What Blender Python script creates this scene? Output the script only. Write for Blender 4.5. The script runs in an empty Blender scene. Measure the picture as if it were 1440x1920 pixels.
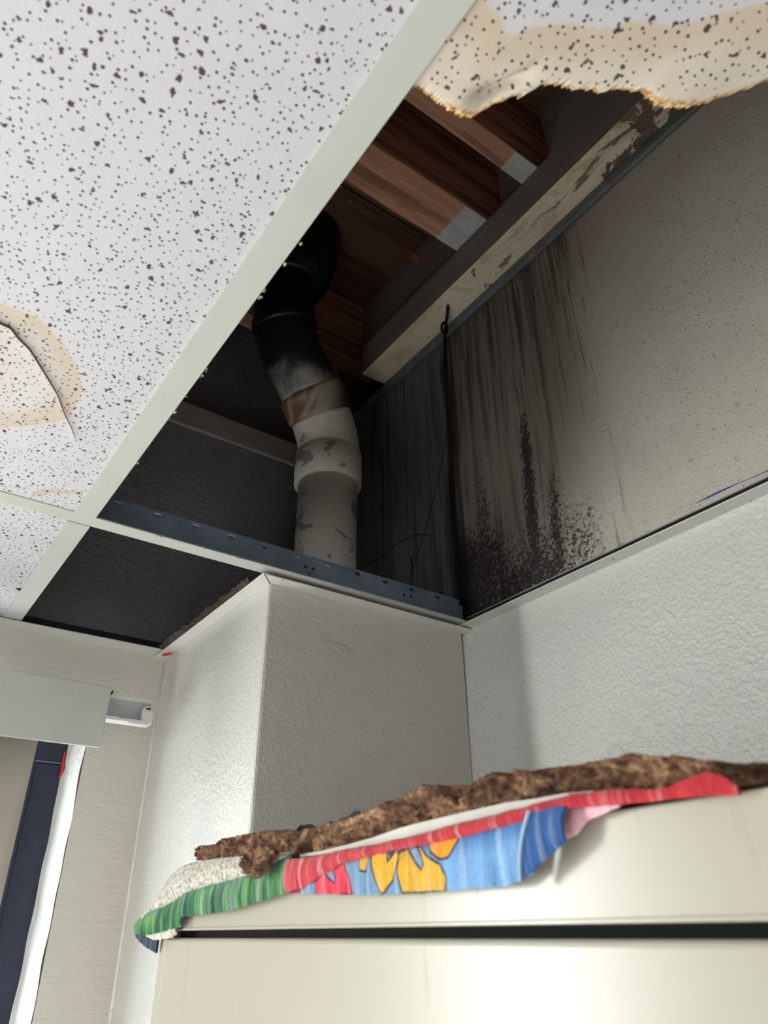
import bpy, bmesh, math, random
from mathutils import Vector, Matrix, noise

random.seed(7)
S = 0.41          # metres per working unit (u); the camera sits at u = (0,0,0)
H = 1.80          # camera height above the floor in metres
C = bpy.context.scene.collection
sc = bpy.context.scene

# ------------------------------------------------------------------ camera
cam_d = bpy.data.cameras.new('camera')
cam = bpy.data.objects.new('camera', cam_d)
C.objects.link(cam)
R_ = Vector((0.81250, -0.58299, -0.00679))
yaw, pitch, roll = 0.622389, 0.527783, -0.007864
fwd = Vector((math.sin(yaw)*math.cos(pitch), math.cos(yaw)*math.cos(pitch), math.sin(pitch)))
rt = Vector((math.cos(yaw), -math.sin(yaw), 0))
up = rt.cross(fwd)
r2 = rt*math.cos(roll) + up*math.sin(roll)
u2 = -rt*math.sin(roll) + up*math.cos(roll)
m3 = Matrix((r2, u2, -fwd)).transposed()
cam.matrix_world = Matrix.Translation((0, 0, H)) @ m3.to_4x4()
cam_d.sensor_fit = 'AUTO'
cam_d.sensor_width = 36.0
cam_d.lens = 1351.25/1920*36.0
cam_d.clip_start = 0.02
cam_d.dof.use_dof = True
cam_d.dof.focus_distance = 1.05
cam_d.dof.aperture_fstop = 11.0
sc.camera = cam

# ------------------------------------------------------------------ world, lights, exposure
w = bpy.data.worlds.new('daylight'); sc.world = w
w.use_nodes = True
w.node_tree.nodes['Background'].inputs[0].default_value = (0.80, 0.90, 1.0, 1)
w.node_tree.nodes['Background'].inputs[1].default_value = 1.0

def area(name, loc, target, sx, sy, power, col=(1, 1, 1)):
    l = bpy.data.lights.new(name, 'AREA'); l.shape = 'RECTANGLE'
    l.size, l.size_y, l.energy, l.color = sx*S, sy*S, power, col
    o = bpy.data.objects.new(name, l); C.objects.link(o)
    o.location = (loc[0]*S, loc[1]*S, loc[2]*S+H)
    d = Vector(target) - Vector(loc)
    o.rotation_euler = d.to_track_quat('-Z', 'Y').to_euler()
    return o
# daylight standing in the far, side and left windows; fill added unseen behind the camera
area('far_window_daylight', (-0.1, 3.75, -0.35), (-0.1, 0, -0.35), 2.0, 2.6, 16, (0.93, 0.97, 1.0))
area('side_window_daylight', (-1.72, 2.99, -0.25), (-1.72, 0, -0.25), 0.58, 2.1, 33, (1.0, 0.99, 0.975))
area('left_window_daylight', (-6.55, 0.4, -1.3), (0, 0.4, -1.6), 2.8, 3.4, 8, (0.97, 0.98, 1.0))
area('rear_fill', (-2.5, -7.1, -1.2), (-2.5, 0, -1.2), 4.0, 3.0, 7, (1.0, 0.97, 0.93))

# low sun through the left window: its patch on the floor throws light up at the ceiling
sun_d = bpy.data.lights.new('sun', 'SUN'); sun_d.energy = 36.0; sun_d.angle = 0.0093; sun_d.color = (0.96, 0.97, 1.0)
sun = bpy.data.objects.new('sun', sun_d); C.objects.link(sun)
sun.rotation_euler = Vector((0.84, 0.07, -0.50)).to_track_quat('-Z', 'Y').to_euler()

sc.view_settings.view_transform = 'Standard'
sc.view_settings.look = 'None'
sc.view_settings.gamma = 1.0
sc.view_settings.use_curve_mapping = False
sc.view_settings.exposure = 0.0
sc.cycles.max_bounces = 10
sc.cycles.diffuse_bounces = 6
sc.cycles.use_denoising = True

# ------------------------------------------------------------------ helpers
def P(x, y, z): return Vector((x*S, y*S, z*S+H))
def lin(c):
    return tuple(((v/255)/12.92 if v <= 10 else ((v/255+0.055)/1.055)**2.4) for v in c)

def quad(bm, pts, mi=0):
    f = bm.faces.new([bm.verts.new(P(*p)) for p in pts]); f.material_index = mi; return f
def box(bm, x0, x1, y0, y1, z0, z1, mi=0, bottom=None):
    v = [bm.verts.new(P(x, y, z)) for z in (z0, z1) for y in (y0, y1) for x in (x0, x1)]
    for k, idx in enumerate(((0, 2, 3, 1), (4, 5, 7, 6), (0, 1, 5, 4), (2, 6, 7, 3), (0, 4, 6, 2), (1, 3, 7, 5))):
        f = bm.faces.new([v[i] for i in idx])
        f.material_index = bottom if (bottom is not None and k == 0) else mi
def grid(bm, fn, nu, nv, mi=0, flip=False):
    vs = [[bm.verts.new(P(*fn(i/nu, j/nv))) for j in range(nv+1)] for i in range(nu+1)]
    for i in range(nu):
        for j in range(nv):
            q = (vs[i][j], vs[i+1][j], vs[i+1][j+1], vs[i][j+1])
            f = bm.faces.new(q[::-1] if flip else q); f.material_index = mi
    return vs
def prism(bm, poly, z0, z1, mi=0):
    a = [bm.verts.new(P(x, y, z0)) for x, y in poly]; b = [bm.verts.new(P(x, y, z1)) for x, y in poly]
    n = len(poly)
    bm.faces.new(a[::-1]).material_index = mi; bm.faces.new(b).material_index = mi
    for i in range(n):
        bm.faces.new((a[i], a[(i+1) % n], b[(i+1) % n], b[i])).material_index = mi
def slab_yz(bm, poly, x0, x1, mi=0):
    a = [bm.verts.new(P(x0, y, z)) for y, z in poly]; b = [bm.verts.new(P(x1, y, z)) for y, z in poly]
    n = len(poly)
    bm.faces.new(a).material_index = mi; bm.faces.new(b[::-1]).material_index = mi
    for i in range(n):
        bm.faces.new((a[i], b[i], b[(i+1) % n], a[(i+1) % n])).material_index = mi
def tube(bm, pts, rads, n=32, mi=0, cap=True):
    pts = [Vector(p) for p in pts]
    rings = []; ref = Vector((0, 1, 0.01))
    for i, p in enumerate(pts):
        t = (pts[min(i+1, len(pts)-1)] - pts[max(i-1, 0)]).normalized()
        a = (ref - t*ref.dot(t)).normalized(); b = t.cross(a); ref = a
        r = rads[i] if hasattr(rads, '__len__') else rads
        rings.append([bm.verts.new(P(*(p + (a*math.cos(k*math.tau/n) + b*math.sin(k*math.tau/n))*r))) for k in range(n)])
    for i in range(len(rings)-1):
        for k in range(n):
            f = bm.faces.new((rings[i][k], rings[i][(k+1) % n], rings[i+1][(k+1) % n], rings[i+1][k])); f.material_index = mi; f.smooth = True
    if cap:
        bm.faces.new(rings[0][::-1]).material_index = mi; bm.faces.new(rings[-1]).material_index = mi
def spline(pts, n=8):
    pts = [Vector(p) for p in pts]; out = []
    for i in range(len(pts)-1):
        a, b, c, d = pts[max(i-1, 0)], pts[i], pts[i+1], pts[min(i+2, len(pts)-1)]
        for k in range(n):
            t = k/n
            out.append(0.5*((2*b) + (c-a)*t + (2*a-5*b+4*c-d)*t*t + (3*b-a-3*c+d)*t**3))
    out.append(pts[-1]); return out
def lerp_poly(pts, s):
    """point at fraction s of the arc length of a 2-D polyline"""
    L = [0.0]
    for a, b in zip(pts, pts[1:]): L.append(L[-1] + math.hypot(b[0]-a[0], b[1]-a[1]))
    t = max(0, min(1, s))*L[-1]
    for i in range(len(pts)-1):
        if t <= L[i+1] or i == len(pts)-2:
            k = (t-L[i])/max(1e-9, L[i+1]-L[i])
            return (pts[i][0]+(pts[i+1][0]-pts[i][0])*k, pts[i][1]+(pts[i+1][1]-pts[i][1])*k)
def interp(pts, x):
    """y at x of a polyline whose x runs monotonically"""
    p = pts if pts[0][0] < pts[-1][0] else pts[::-1]
    if x <= p[0][0]: return p[0][1]
    for a, b in zip(p, p[1:]):
        if x <= b[0]: return a[1] + (b[1]-a[1])*(x-a[0])/max(1e-9, b[0]-a[0])
    return p[-1][1]
def seg_dist(x, y, pts):
    d = 9.0
    for (ax, ay), (bx, by) in zip(pts, pts[1:]):
        vx, vy = bx-ax, by-ay; L = vx*vx+vy*vy
        t = max(0, min(1, ((x-ax)*vx+(y-ay)*vy)/L)) if L else 0
        d = min(d, math.hypot(x-ax-t*vx, y-ay-t*vy))
    return d
def inside(x, y, poly):
    c = False; j = len(poly)-1
    for i in range(len(poly)):
        xi, yi = poly[i]; xj, yj = poly[j]
        if (yi > y) != (yj > y) and x < (xj-xi)*(y-yi)/(yj-yi)+xi: c = not c
        j = i
    return c
def sdist(x, y, poly):
    d = seg_dist(x, y, poly+[poly[0]]); return -d if inside(x, y, poly) else d
def sstep(a, b, x):
    t = max(0, min(1, (x-a)/(b-a))); return t*t*(3-2*t)

def obj(name, bm, mats, parent=None, smooth=False, recalc=True, **props):
    if recalc: bmesh.ops.recalc_face_normals(bm, faces=bm.faces)
    me = bpy.data.meshes.new(name); bm.to_mesh(me); bm.free()
    for m in (mats if isinstance(mats, (list, tuple)) else [mats]): me.materials.append(m)
    if smooth:
        for p in me.polygons: p.use_smooth = True
    o = bpy.data.objects.new(name, me); C.objects.link(o)
    if parent is not None:
        o.parent = parent; o.matrix_parent_inverse = Matrix.Translation(-base_of(parent))
    for k, v in props.items(): o[k] = v
    return o
BASE = {}
def base_of(o): return BASE.get(o.name, Vector((0, 0, 0)))
def empty(name, loc, **props):
    o = bpy.data.objects.new(name, None); C.objects.link(o)
    o.empty_display_size = 0.05
    o.location = P(*loc); BASE[o.name] = P(*loc)
    for k, v in props.items(): o[k] = v
    return o
def attr(o, name, fn):
    """per-vertex float attribute from a function of working-unit coordinates"""
    a = o.data.attributes.new(name, 'FLOAT', 'POINT')
    a.data.foreach_set('value', [fn(v.co.x/S, v.co.y/S, (v.co.z-H)/S) for v in o.data.vertices])
def cattr(o, name, fn):
    a = o.data.attributes.new(name, 'FLOAT_COLOR', 'POINT')
    buf = []
    for v in o.data.vertices: buf += list(lin(fn(v.co.x/S, v.co.y/S, (v.co.z-H)/S))) + [1.0]
    a.data.foreach_set('color', buf)
def bevel(o, wid, seg=2):
    m = o.modifiers.new('bevel', 'BEVEL'); m.width = wid; m.segments = seg; m.limit_method = 'ANGLE'

class Mat:
    def __init__(s, name):
        s.m = bpy.data.materials.new(name); s.m.use_nodes = True; s.t = s.m.node_tree
        s.b = s.t.nodes['Principled BSDF']
        s.tc = s.t.nodes.new('ShaderNodeTexCoord'); s.co = s.tc.outputs['Object']
    def n(s, typ): return s.t.nodes.new(typ)
    def put(s, sock, v):
        if hasattr(v, 'is_output'): s.t.links.new(v, sock)
        elif isinstance(v, tuple) and len(v) == 3 and len(getattr(sock, 'default_value', (0,)*3)) == 4: sock.default_value = v+(1,)
        else: sock.default_value = v
    def math(s, op, a, b=0.0, c=0.0, clamp=False):
        n = s.n('ShaderNodeMath'); n.operation = op; n.use_clamp = clamp
        for i, v in enumerate((a, b, c)): s.put(n.inputs[i], v)
        return n.outputs[0]
    def add(s, a, b): return s.math('ADD', a, b)
    def mul(s, a, b): return s.math('MULTIPLY', a, b)
    def range(s, v, a, b, c=0.0, d=1.0, smooth=True):
        n = s.n('ShaderNodeMapRange'); n.interpolation_type = 'SMOOTHSTEP' if smooth else 'LINEAR'
        for i, x in enumerate((v, a, b, c, d)): s.put(n.inputs[i], x)
        return n.outputs[0]
    def scale(s, v, sc3, loc=(0, 0, 0), rot=(0, 0, 0)):
        n = s.n('ShaderNodeMapping'); s.put(n.inputs[0], v); n.inputs['Scale'].default_value = sc3
        n.inputs['Location'].default_value = loc; n.inputs['Rotation'].default_value = rot
        return n.outputs[0]
    def noise(s, sc_=5, det=3, rough=.55, dist=0, co=None, col=False):
        n = s.n('ShaderNodeTexNoise'); s.put(n.inputs['Vector'], co if co is not None else s.co)
        n.inputs['Scale'].default_value = sc_; n.inputs['Detail'].default_value = det
        n.inputs['Roughness'].default_value = rough; n.inputs['Distortion'].default_value = dist
        return n.outputs['Color' if col else 'Fac']
    def vor(s, sc_, co=None, dim='3D', rnd=1.0):
        n = s.n('ShaderNodeTexVoronoi'); n.voronoi_dimensions = dim
        s.put(n.inputs['Vector'], co if co is not None else s.co)
        n.inputs['Scale'].default_value = sc_; n.inputs['Randomness'].default_value = rnd
        sep = s.n('ShaderNodeSeparateColor'); s.t.links.new(n.outputs['Color'], sep.inputs[0])
        return n.outputs['Distance'], sep.outputs
    def sep(s, v=None):
        n = s.n('ShaderNodeSeparateXYZ'); s.put(n.inputs[0], v if v is not None else s.co); return n.outputs
    def vadd(s, a, b, k=1.0):
        m1 = s.n('ShaderNodeVectorMath'); m1.operation = 'SCALE'; s.put(m1.inputs[0], b); m1.inputs['Scale'].default_value = k
        m2 = s.n('ShaderNodeVectorMath'); m2.operation = 'ADD'; s.put(m2.inputs[0], a); s.put(m2.inputs[1], m1.outputs[0])
        return m2.outputs[0]
    def mix(s, f, a, b):
        n = s.n('ShaderNodeMix'); n.data_type = 'RGBA'; n.clamp_factor = True
        s.put(n.inputs[0], f); s.put(n.inputs[6], a); s.put(n.inputs[7], b); return n.outputs[2]
    def ramp(s, f, stops):
        n = s.n('ShaderNodeValToRGB'); s.put(n.inputs[0], f); e = n.color_ramp.elements
        e[0].position, e[0].color = stops[0][0], stops[0][1]+(1,)
        e[1].position, e[1].color = stops[-1][0], stops[-1][1]+(1,)
        for p, c in stops[1:-1]: x = e.new(p); x.color = c+(1,)
        return n.outputs[0]
    def attr(s, name, col=False):
        n = s.n('ShaderNodeAttribute'); n.attribute_name = name; return n.outputs['Color' if col else 'Fac']
    def bump(s, h, strength=.3, dist=.002, normal=None):
        n = s.n('ShaderNodeBump'); s.put(n.inputs['Height'], h); n.inputs['Strength'].default_value = strength
        n.inputs['Distance'].default_value = dist
        if normal is not None: s.t.links.new(normal, n.inputs['Normal'])
        return n.outputs[0]
    def out(s, base, rough=.6, metal=0.0, normal=None, spec=.5, sheen=0, coat=0):
        s.put(s.b.inputs['Base Color'], base); s.put(s.b.inputs['Roughness'], rough); s.put(s.b.inputs['Metallic'], metal)
        s.put(s.b.inputs['Specular IOR Level'], spec)
        if normal is not None: s.t.links.new(normal, s.b.inputs['Normal'])
        if sheen: s.b.inputs['Sheen Weight'].default_value = sheen
        if coat: s.b.inputs['Coat Weight'].default_value = coat; s.b.inputs['Coat Roughness'].default_value = .15
        return s.m

# outlines measured on the scene planes, working units
TORN=[(0.3607,0.4382),(0.3765,0.4297),(0.3947,0.4314),(0.4206,0.4288),(0.4396,0.4258),(0.4528,0.4202),(0.4612,0.4115),(0.4675,0.4004),(0.4721,0.3878),(0.4802,0.3738),(0.4909,0.3625),(0.5003,0.3532),(0.5044,0.3439),(0.5069,0.3341),(0.5148,0.3267),(0.531,0.3162),(0.5423,0.3109),(0.5552,0.3099),(0.5573,0.3012),(0.571,0.296),(0.5788,0.2951),(0.5855,0.2885),(0.5959,0.2776),(0.611,0.2669),(0.6237,0.2571),(0.6408,0.254),(0.6632,0.253),(0.6786,0.2421),(0.6978,0.2295),(0.7122,0.2138),(0.7251,0.1973),(0.7366,0.1801),(0.7591,0.1464)]
TSTAIN=[(0.3577,0.2875),(0.381,0.2926),(0.3985,0.2929),(0.4176,0.3031),(0.4296,0.3008),(0.4372,0.2892),(0.4475,0.2757),(0.4564,0.2656),(0.4805,0.2471),(0.494,0.2413),(0.5049,0.2375),(0.5283,0.2225),(0.5429,0.2006),(0.5662,0.1857),(0.5884,0.1777),(0.6069,0.1593),(0.618,0.1438),(0.6263,0.1267),(0.6438,0.1084),(0.6634,0.0916)]
RING=[(-0.0677,1.1976),(-0.0177,1.1782),(0.0364,1.1726),(0.0813,1.2004),(0.1205,1.236),(0.1556,1.2886),(0.1796,1.3552),(0.1834,1.431),(0.1738,1.4731),(0.1552,1.5006),(0.1091,1.5498),(0.0615,1.5954),(0.001,1.6327)]
CRACK=[(-0.028,1.221),(-0.0078,1.2302),(0.0116,1.2336),(0.0301,1.2538),(0.0539,1.2734),(0.0753,1.3016),(0.0981,1.3329),(0.1224,1.3674),(0.1399,1.3938),(0.1586,1.4322),(0.1741,1.461),(0.19,1.486),(0.2105,1.5268)]
STAIN2=[(0.1808,1.867),(0.1951,1.8246),(0.2196,1.7884),(0.2634,1.7771),(0.3025,1.7467),(0.3013,1.7669),(0.2692,1.799),(0.2333,1.8174),(0.2093,1.8572)]
FLAP_TOP=[(1.808,0.0166),(1.7713,0.0624),(1.7236,0.1043),(1.6735,0.1203),(1.6163,0.127),(1.4804,0.1278),(1.3593,0.1231),(1.2521,0.118),(1.1641,0.1157)]
FLAP_MID=[(1.8527,0.0307),(1.7857,0.042),(1.7236,0.0488),(1.6652,0.0572),(1.5975,0.0716),(1.4925,0.0796),(1.3736,0.0849),(1.2484,0.0952),(1.1634,0.1092)]
FLAP_BOT=[(1.8825,0.0036),(1.822,-0.0048),(1.7205,0.003),(1.6164,0.0119),(1.5947,0.0304),(1.4916,0.0322),(1.3737,0.0358),(1.2602,0.0468),(1.1643,0.0576)]
TIP=[(1.8819,0.0025),(1.801,0.0012),(1.7239,-0.0117),(1.7266,-0.0348),(1.8072,-0.022),(1.8634,-0.0059)]
PAN_TOP=[(1.1765,0.0831),(1.0698,0.0906),(1.0085,0.0954),(0.9244,0.1005),(0.8487,0.1039),(0.7802,0.1081),(0.7177,0.1138),(0.6607,0.1178),(0.6085,0.1204)]
PAN_BOT=[(1.1731,0.0564),(1.0669,0.0517),(1.0064,0.048),(0.8952,0.0433),(0.817,0.0429),(0.7621,0.0431),(0.706,0.0431),(0.653,0.0441),(0.6202,0.0545)]
FOLD_TOP=[(1.1755,0.1045),(1.0707,0.1027),(1.0089,0.1056),(0.9086,0.1061),(0.8203,0.1092),(0.7407,0.1149),(0.6707,0.1172),(0.6134,0.121),(0.5642,0.1238),(0.5242,0.124),(0.4895,0.122),(0.4583,0.1173),(0.4313,0.116),(0.4098,0.1211),(0.387,0.1237),(0.3746,0.1182),(0.3624,0.1062)]
FOLD_BOT=[(1.1785,0.0566),(1.1082,0.0621),(1.0531,0.0778),(1.0081,0.0882),(0.9125,0.0962),(0.8549,0.0978),(0.7883,0.1001),(0.7278,0.1015),(0.6862,0.1041),(0.646,0.1076),(0.6098,0.1117),(0.562,0.1144),(0.5324,0.1151),(0.4982,0.1124),(0.4598,0.1106),(0.4243,0.1089),(0.3916,0.106),(0.3619,0.1043)]
CORN_TOP=[(0.6164,0.1174),(0.5968,0.1168),(0.5772,0.1156),(0.5604,0.1147)]
CORN_BOT=[(0.6375,0.0475),(0.6158,0.0568),(0.5894,0.0702),(0.567,0.0818)]
PINK_TOP=[(0.5635,0.1146),(0.5396,0.1149),(0.5182,0.1149),(0.4882,0.1127)]
PINK_BOT=[(0.5659,0.0838),(0.5522,0.0862),(0.5318,0.0995),(0.4894,0.1068)]
DEB_TOP=[(1.4566,0.1625),(1.3905,0.1604),(1.2586,0.1582),(1.1424,0.1463),(1.074,0.1476),(0.9957,0.1495),(0.8717,0.1607),(0.7987,0.1677),(0.713,0.1603),(0.6779,0.1671),(0.6369,0.162),(0.6026,0.1591),(0.5245,0.1563),(0.4691,0.1554),(0.4275,0.1442),(0.3998,0.1386),(0.3693,0.1302),(0.3312,0.1231),(0.2805,0.1127)]
DEB_BOT=[(1.4357,0.1285),(1.3697,0.1184),(1.2509,0.1104),(1.1383,0.1075),(1.0711,0.1087),(0.9943,0.1117),(0.9325,0.1151),(0.8627,0.1217),(0.8069,0.1242),(0.7554,0.1258),(0.7036,0.1274),(0.653,0.1286),(0.6067,0.127),(0.5636,0.127),(0.5234,0.1244),(0.4769,0.1193),(0.4344,0.1155),(0.4063,0.1126),(0.3744,0.1109),(0.3369,0.1031),(0.286,0.0953)]
FACE_BOT=[(1.164,0.0997),(1.0705,0.0996),(1.0088,0.1026),(0.9086,0.1034),(0.8204,0.1066),(0.7409,0.1125),(0.671,0.1149),(0.6137,0.1188),(0.5644,0.1222),(0.5245,0.1225)]
FRAG=[(1.6214,0.1633),(1.5747,0.1585),(1.481,0.1549),(1.4439,0.1451),(1.4355,0.1293),(1.525,0.1258),(1.5853,0.1288),(1.5957,0.1448)]
CLOD=[(1.2832,0.1277),(1.2383,0.1276),(1.2171,0.1176),(1.2381,0.1026),(1.2756,0.0865),(1.2979,0.0945),(1.3295,0.1023),(1.3153,0.1179)]
F_red=[(1.066,0.0822),(1.023,0.0862),(0.9848,0.0867),(0.9716,0.0671),(0.9669,0.0473),(1.0078,0.0474),(1.0669,0.051)]
F_slit1=[(1.0378,0.0806),(1.0182,0.0816),(1.0073,0.069),(1.0114,0.0628),(1.0266,0.0699)]
F_dred=[(1.1734,0.0587),(1.1187,0.0678),(1.0721,0.0781),(1.0666,0.0683),(1.0916,0.0607),(1.1141,0.0542),(1.1729,0.0549)]
F_y1=[(0.9178,0.0966),(0.8781,0.0983),(0.8772,0.0818),(0.8537,0.0964),(0.8506,0.0845),(0.8645,0.0598),(0.8903,0.0432),(0.9063,0.0599),(0.9152,0.0795)]
F_y2=[(0.8503,0.0916),(0.8084,0.0986),(0.7895,0.0828),(0.7669,0.0722),(0.7569,0.0568),(0.7622,0.042),(0.844,0.0433),(0.8536,0.0662)]
F_y3=[(0.7883,0.1001),(0.7163,0.1076),(0.7359,0.0896),(0.748,0.0786),(0.7665,0.0775),(0.7838,0.0873)]
F_y4=[(0.9472,0.096),(0.9204,0.0961),(0.927,0.0729),(0.9416,0.0751)]
F_slit2=[(0.8313,0.096),(0.8119,0.0957),(0.7976,0.0741),(0.8057,0.0679),(0.8174,0.0778)]
F_grey=[(0.8757,0.0968),(0.8585,0.0974),(0.8709,0.0885)]

# ------------------------------------------------------------------ materials
def orange_peel(name, col, rough, strength, sc1=150, streak=False):
    m = Mat(name)
    a = m.noise(sc1, 2, .5); b = m.noise(sc1*.33, 2, .5, .4)
    h = m.add(m.range(a, .35, .75), m.mul(m.range(b, .4, .7), .8))
    if streak:
        c = m.noise(60, 3, .6, 0, m.scale(m.co, (.5, .5, 3.2)))
        h = m.add(m.mul(h, .6), m.range(c, .45, .72))
    tint = m.mix(m.mul(m.noise(9, 4, .6), .5), col, tuple(x*.9 for x in col))
    return m.out(tint, rough, 0, m.bump(h, strength, .0014))
WALLC = lin((226, 225, 219))
m_wall_r = orange_peel('paint_right_wall', WALLC, .33, .60, 200)
m_wall_f = orange_peel('paint_far_wall', lin((222, 217, 207)), .42, .30, 120, True)
m_chase = orange_peel('paint_chase', lin((214, 211, 203)), .33, .34, 210)
m_plain = orange_peel('paint_room', lin((205, 203, 196)), .6, .2)

def flat(name, c, rough=.5, metal=0.0, var=.12, spec=.5, nsc=25):
    m = Mat(name); c = lin(c)
    f = m.noise(nsc, 4, .6)
    return m.out(m.mix(m.range(f, .3, .75), tuple(x*(1-var) for x in c), tuple(min(1, x*(1+var)) for x in c)), rough, metal, None, spec)
m_floor = flat('floor_vinyl', (186, 184, 180), .5)
m_jamb = orange_peel('paint_reveal', lin((235, 235, 232)), .5, .9, 110)

# painted grid steel, slightly greenish white, with faint grime
m = Mat('grid_white')
g = m.range(m.noise(14, 5, .65), .5, .8)
m_grid = m.out(m.mix(m.mul(g, .25), lin((188, 189, 182)), lin((166, 165, 155))), .38)
m = Mat('grid_white_worn')
g = m.range(m.noise(40, 5, .7), .56, .7); g2 = m.range(m.noise(90, 3, .6), .66, .72)
m_angle = m.out(m.mix(m.mul(g2, .6), m.mix(m.mul(g, .22), lin((218, 216, 210)), lin((178, 172, 160))), lin((120, 108, 92))), .35)
m_steel = flat('grid_bare_steel', (120, 132, 150), .45, .25, .2)
m_leg = flat('angle_shaded_steel', (40, 42, 52), .45, .3, .2)  # unpainted steel, with gap shade and bluish sky reflection put into its colour
m_dark = flat('dark_void', (14, 14, 16), .9)
m_caulk = flat('caulk_line', (176, 170, 152), .6)

# acoustic tile: white face with pinholes and fissures, tan water stain from attributes
def tile_mat(name, stain):
    m = Mat(name)
    wob = m.noise(330, 3, .6, 0, None, True)
    co2 = m.vadd(m.co, wob, .0052)
    d1, c1 = m.vor(178, m.co, '2D')
    hole = m.mul(m.math('LESS_THAN', d1, m.range(c1[0], 0, 1, .09, .18, False)), m.math('GREATER_THAN', c1[1], .22))
    d2, c2 = m.vor(72, m.scale(co2, (1.0, .66, 1), (0, 0, 0), (0, 0, .5)), '2D')
    fis = m.mul(m.math('LESS_THAN', d2, m.range(c2[0], 0, 1, .05, .115, False)), m.math('GREATER_THAN', c2[1], .30))
    d3, c3 = m.vor(55, m.scale(co2, (.75, 1.25, 1), (3, 1, 0), (0, 0, -.4)), '2D')
    fis2 = m.mul(m.math('LESS_THAN', d3, m.range(c3[0], 0, 1, .035, .09, False)), m.math('GREATER_THAN', c3[1], .38))
    holes = m.math('MAXIMUM', hole, m.math('MAXIMUM', fis, fis2))
    base = m.mix(m.noise(40, 3, .6), lin((202, 200, 204)), lin((193, 191, 196)))
    if stain:
        s = m.attr('stain')                    # 0 clean .. 1 deep in the stain, 0.5 on its rim
        wav = m.add(s, m.mul(m.add(m.noise(120, 4, .65), -.5), .05))
        body = m.range(wav, .495, .515)
        rim = m.mul(body, m.range(wav, .56, .68, 1, 0))
        tan = m.mix(m.noise(30, 4, .6), lin((216, 206, 192)), lin((198, 185, 168)))
        base = m.mix(m.mul(body, m.attr('stain_strength')), base, tan)
        base = m.mix(m.mul(rim, .55), base, lin((188, 168, 146)))
        e = m.add(m.attr('edge'), m.mul(m.add(m.noise(140, 4, .7), -.5), .5))
        fib = m.mix(m.range(m.noise(190, 4, .7), .35, .7), lin((158, 112, 62)), lin((232, 200, 152)))
        base = m.mix(m.range(e, .62, .82), base, fib)
        holes = m.mul(holes, m.range(e, .3, .6, 1, 0))
    col = m.mix(m.mul(holes, .93), base, lin((52, 44, 44)))
    h = m.add(m.mul(m.noise(420, 3, .6), .45), m.mul(holes, -1.0))
    return m.out(col, .92, 0, m.bump(h, .5, .0012), .2)
m_tile = tile_mat('acoustic_tile', False)
m_tile_st = tile_mat('acoustic_tile_stained', True)

# mouldy plaster above the ceiling: densities come from attributes, the break-up from noise
m = Mat('mouldy_plaster')
x, y, z = m.sep()
pk = m.noise(260, 3, .6, .2); crk = m.noise(120, 4, .65, .4)
base = m.mix(m.noise(16, 4, .6), lin((236, 228, 214)), lin((216, 207, 192)))
base = m.mix(m.mul(m.range(crk, .60, .72), .6), base, lin((140, 126, 110)))
base = m.mix(m.attr('grey'), base, lin((172, 161, 149)))
base = m.mix(m.attr('film'), base, m.mix(m.noise(22, 4, .6, .3, m.scale(m.co, (1, 1, .15))), lin((96, 86, 80)), lin((128, 117, 108))))
base = m.mix(m.attr('back'), base, lin((122, 125, 132)))
st = m.noise(60, 4, .6, .15, m.scale(m.co, (1, 1, .045)))
st2 = m.noise(150, 3, .6, .1, m.scale(m.co, (1, 1, .04), (3, 3, 3)))
brk = m.range(m.noise(260, 3, .6), .25, .6, .35, 1)
sd = m.attr('streak')
smask = m.mul(m.range(m.add(st, m.mul(m.add(sd, -.5), .36)), .48, .70), brk)
smask2 = m.mul(m.range(m.add(st2, m.mul(m.add(sd, -.5), .30)), .54, .68), .55)
base = m.mix(m.mul(m.mul(smask, .8), m.range(sd, .05, .4)), base, lin((44, 39, 38)))
base = m.mix(m.mul(smask2, m.range(sd, .05, .4)), base, lin((46, 40, 38)))
lt = m.range(m.noise(130, 2, .5, 0, m.scale(m.co, (1, 1, .03), (7, 7, 7))), .62, .72)
base = m.mix(m.mul(m.mul(lt, .4), m.range(sd, .1, .5)), base, lin((150, 144, 134)))
sp = m.noise(190, 5, .75, .2); spd = m.attr('speck')
smk = m.range(m.add(sp, m.mul(m.add(spd, -.5), .60)), .49, .60)
base = m.mix(m.mul(smk, .90), base, lin((32, 28, 29)))
base = m.mix(m.attr('seam'), base, lin((20, 19, 21)))
pk2 = m.noise(420, 4, .65); pd, pc = m.vor(150, m.vadd(m.co, m.noise(200, 2, .5, 0, None, True), .004))
pits = m.mul(m.range(pd, .12, .30, 1, 0), m.math('GREATER_THAN', pc[0], .62))
hh = m.add(m.mul(pk2, 1.1), m.add(m.mul(m.noise(110, 3, .55), .8), m.mul(pits, -.8)))
m_mould = m.out(base, .75, 0, m.bump(hh, .8, .0026), .3)

m = Mat('dark_plaster')
pk = m.range(m.noise(240, 3, .55), .4, .75); pl = m.range(m.noise(90, 3, .5, .3, m.scale(m.co, (.8, 1, 1.4))), .45, .7)
m_dplas = m.out(m.mix(m.noise(12, 4, .6), lin((142, 140, 144)), lin((122, 121, 128))), .5, 0, m.bump(m.add(pk, pl), .6, .002))

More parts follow.
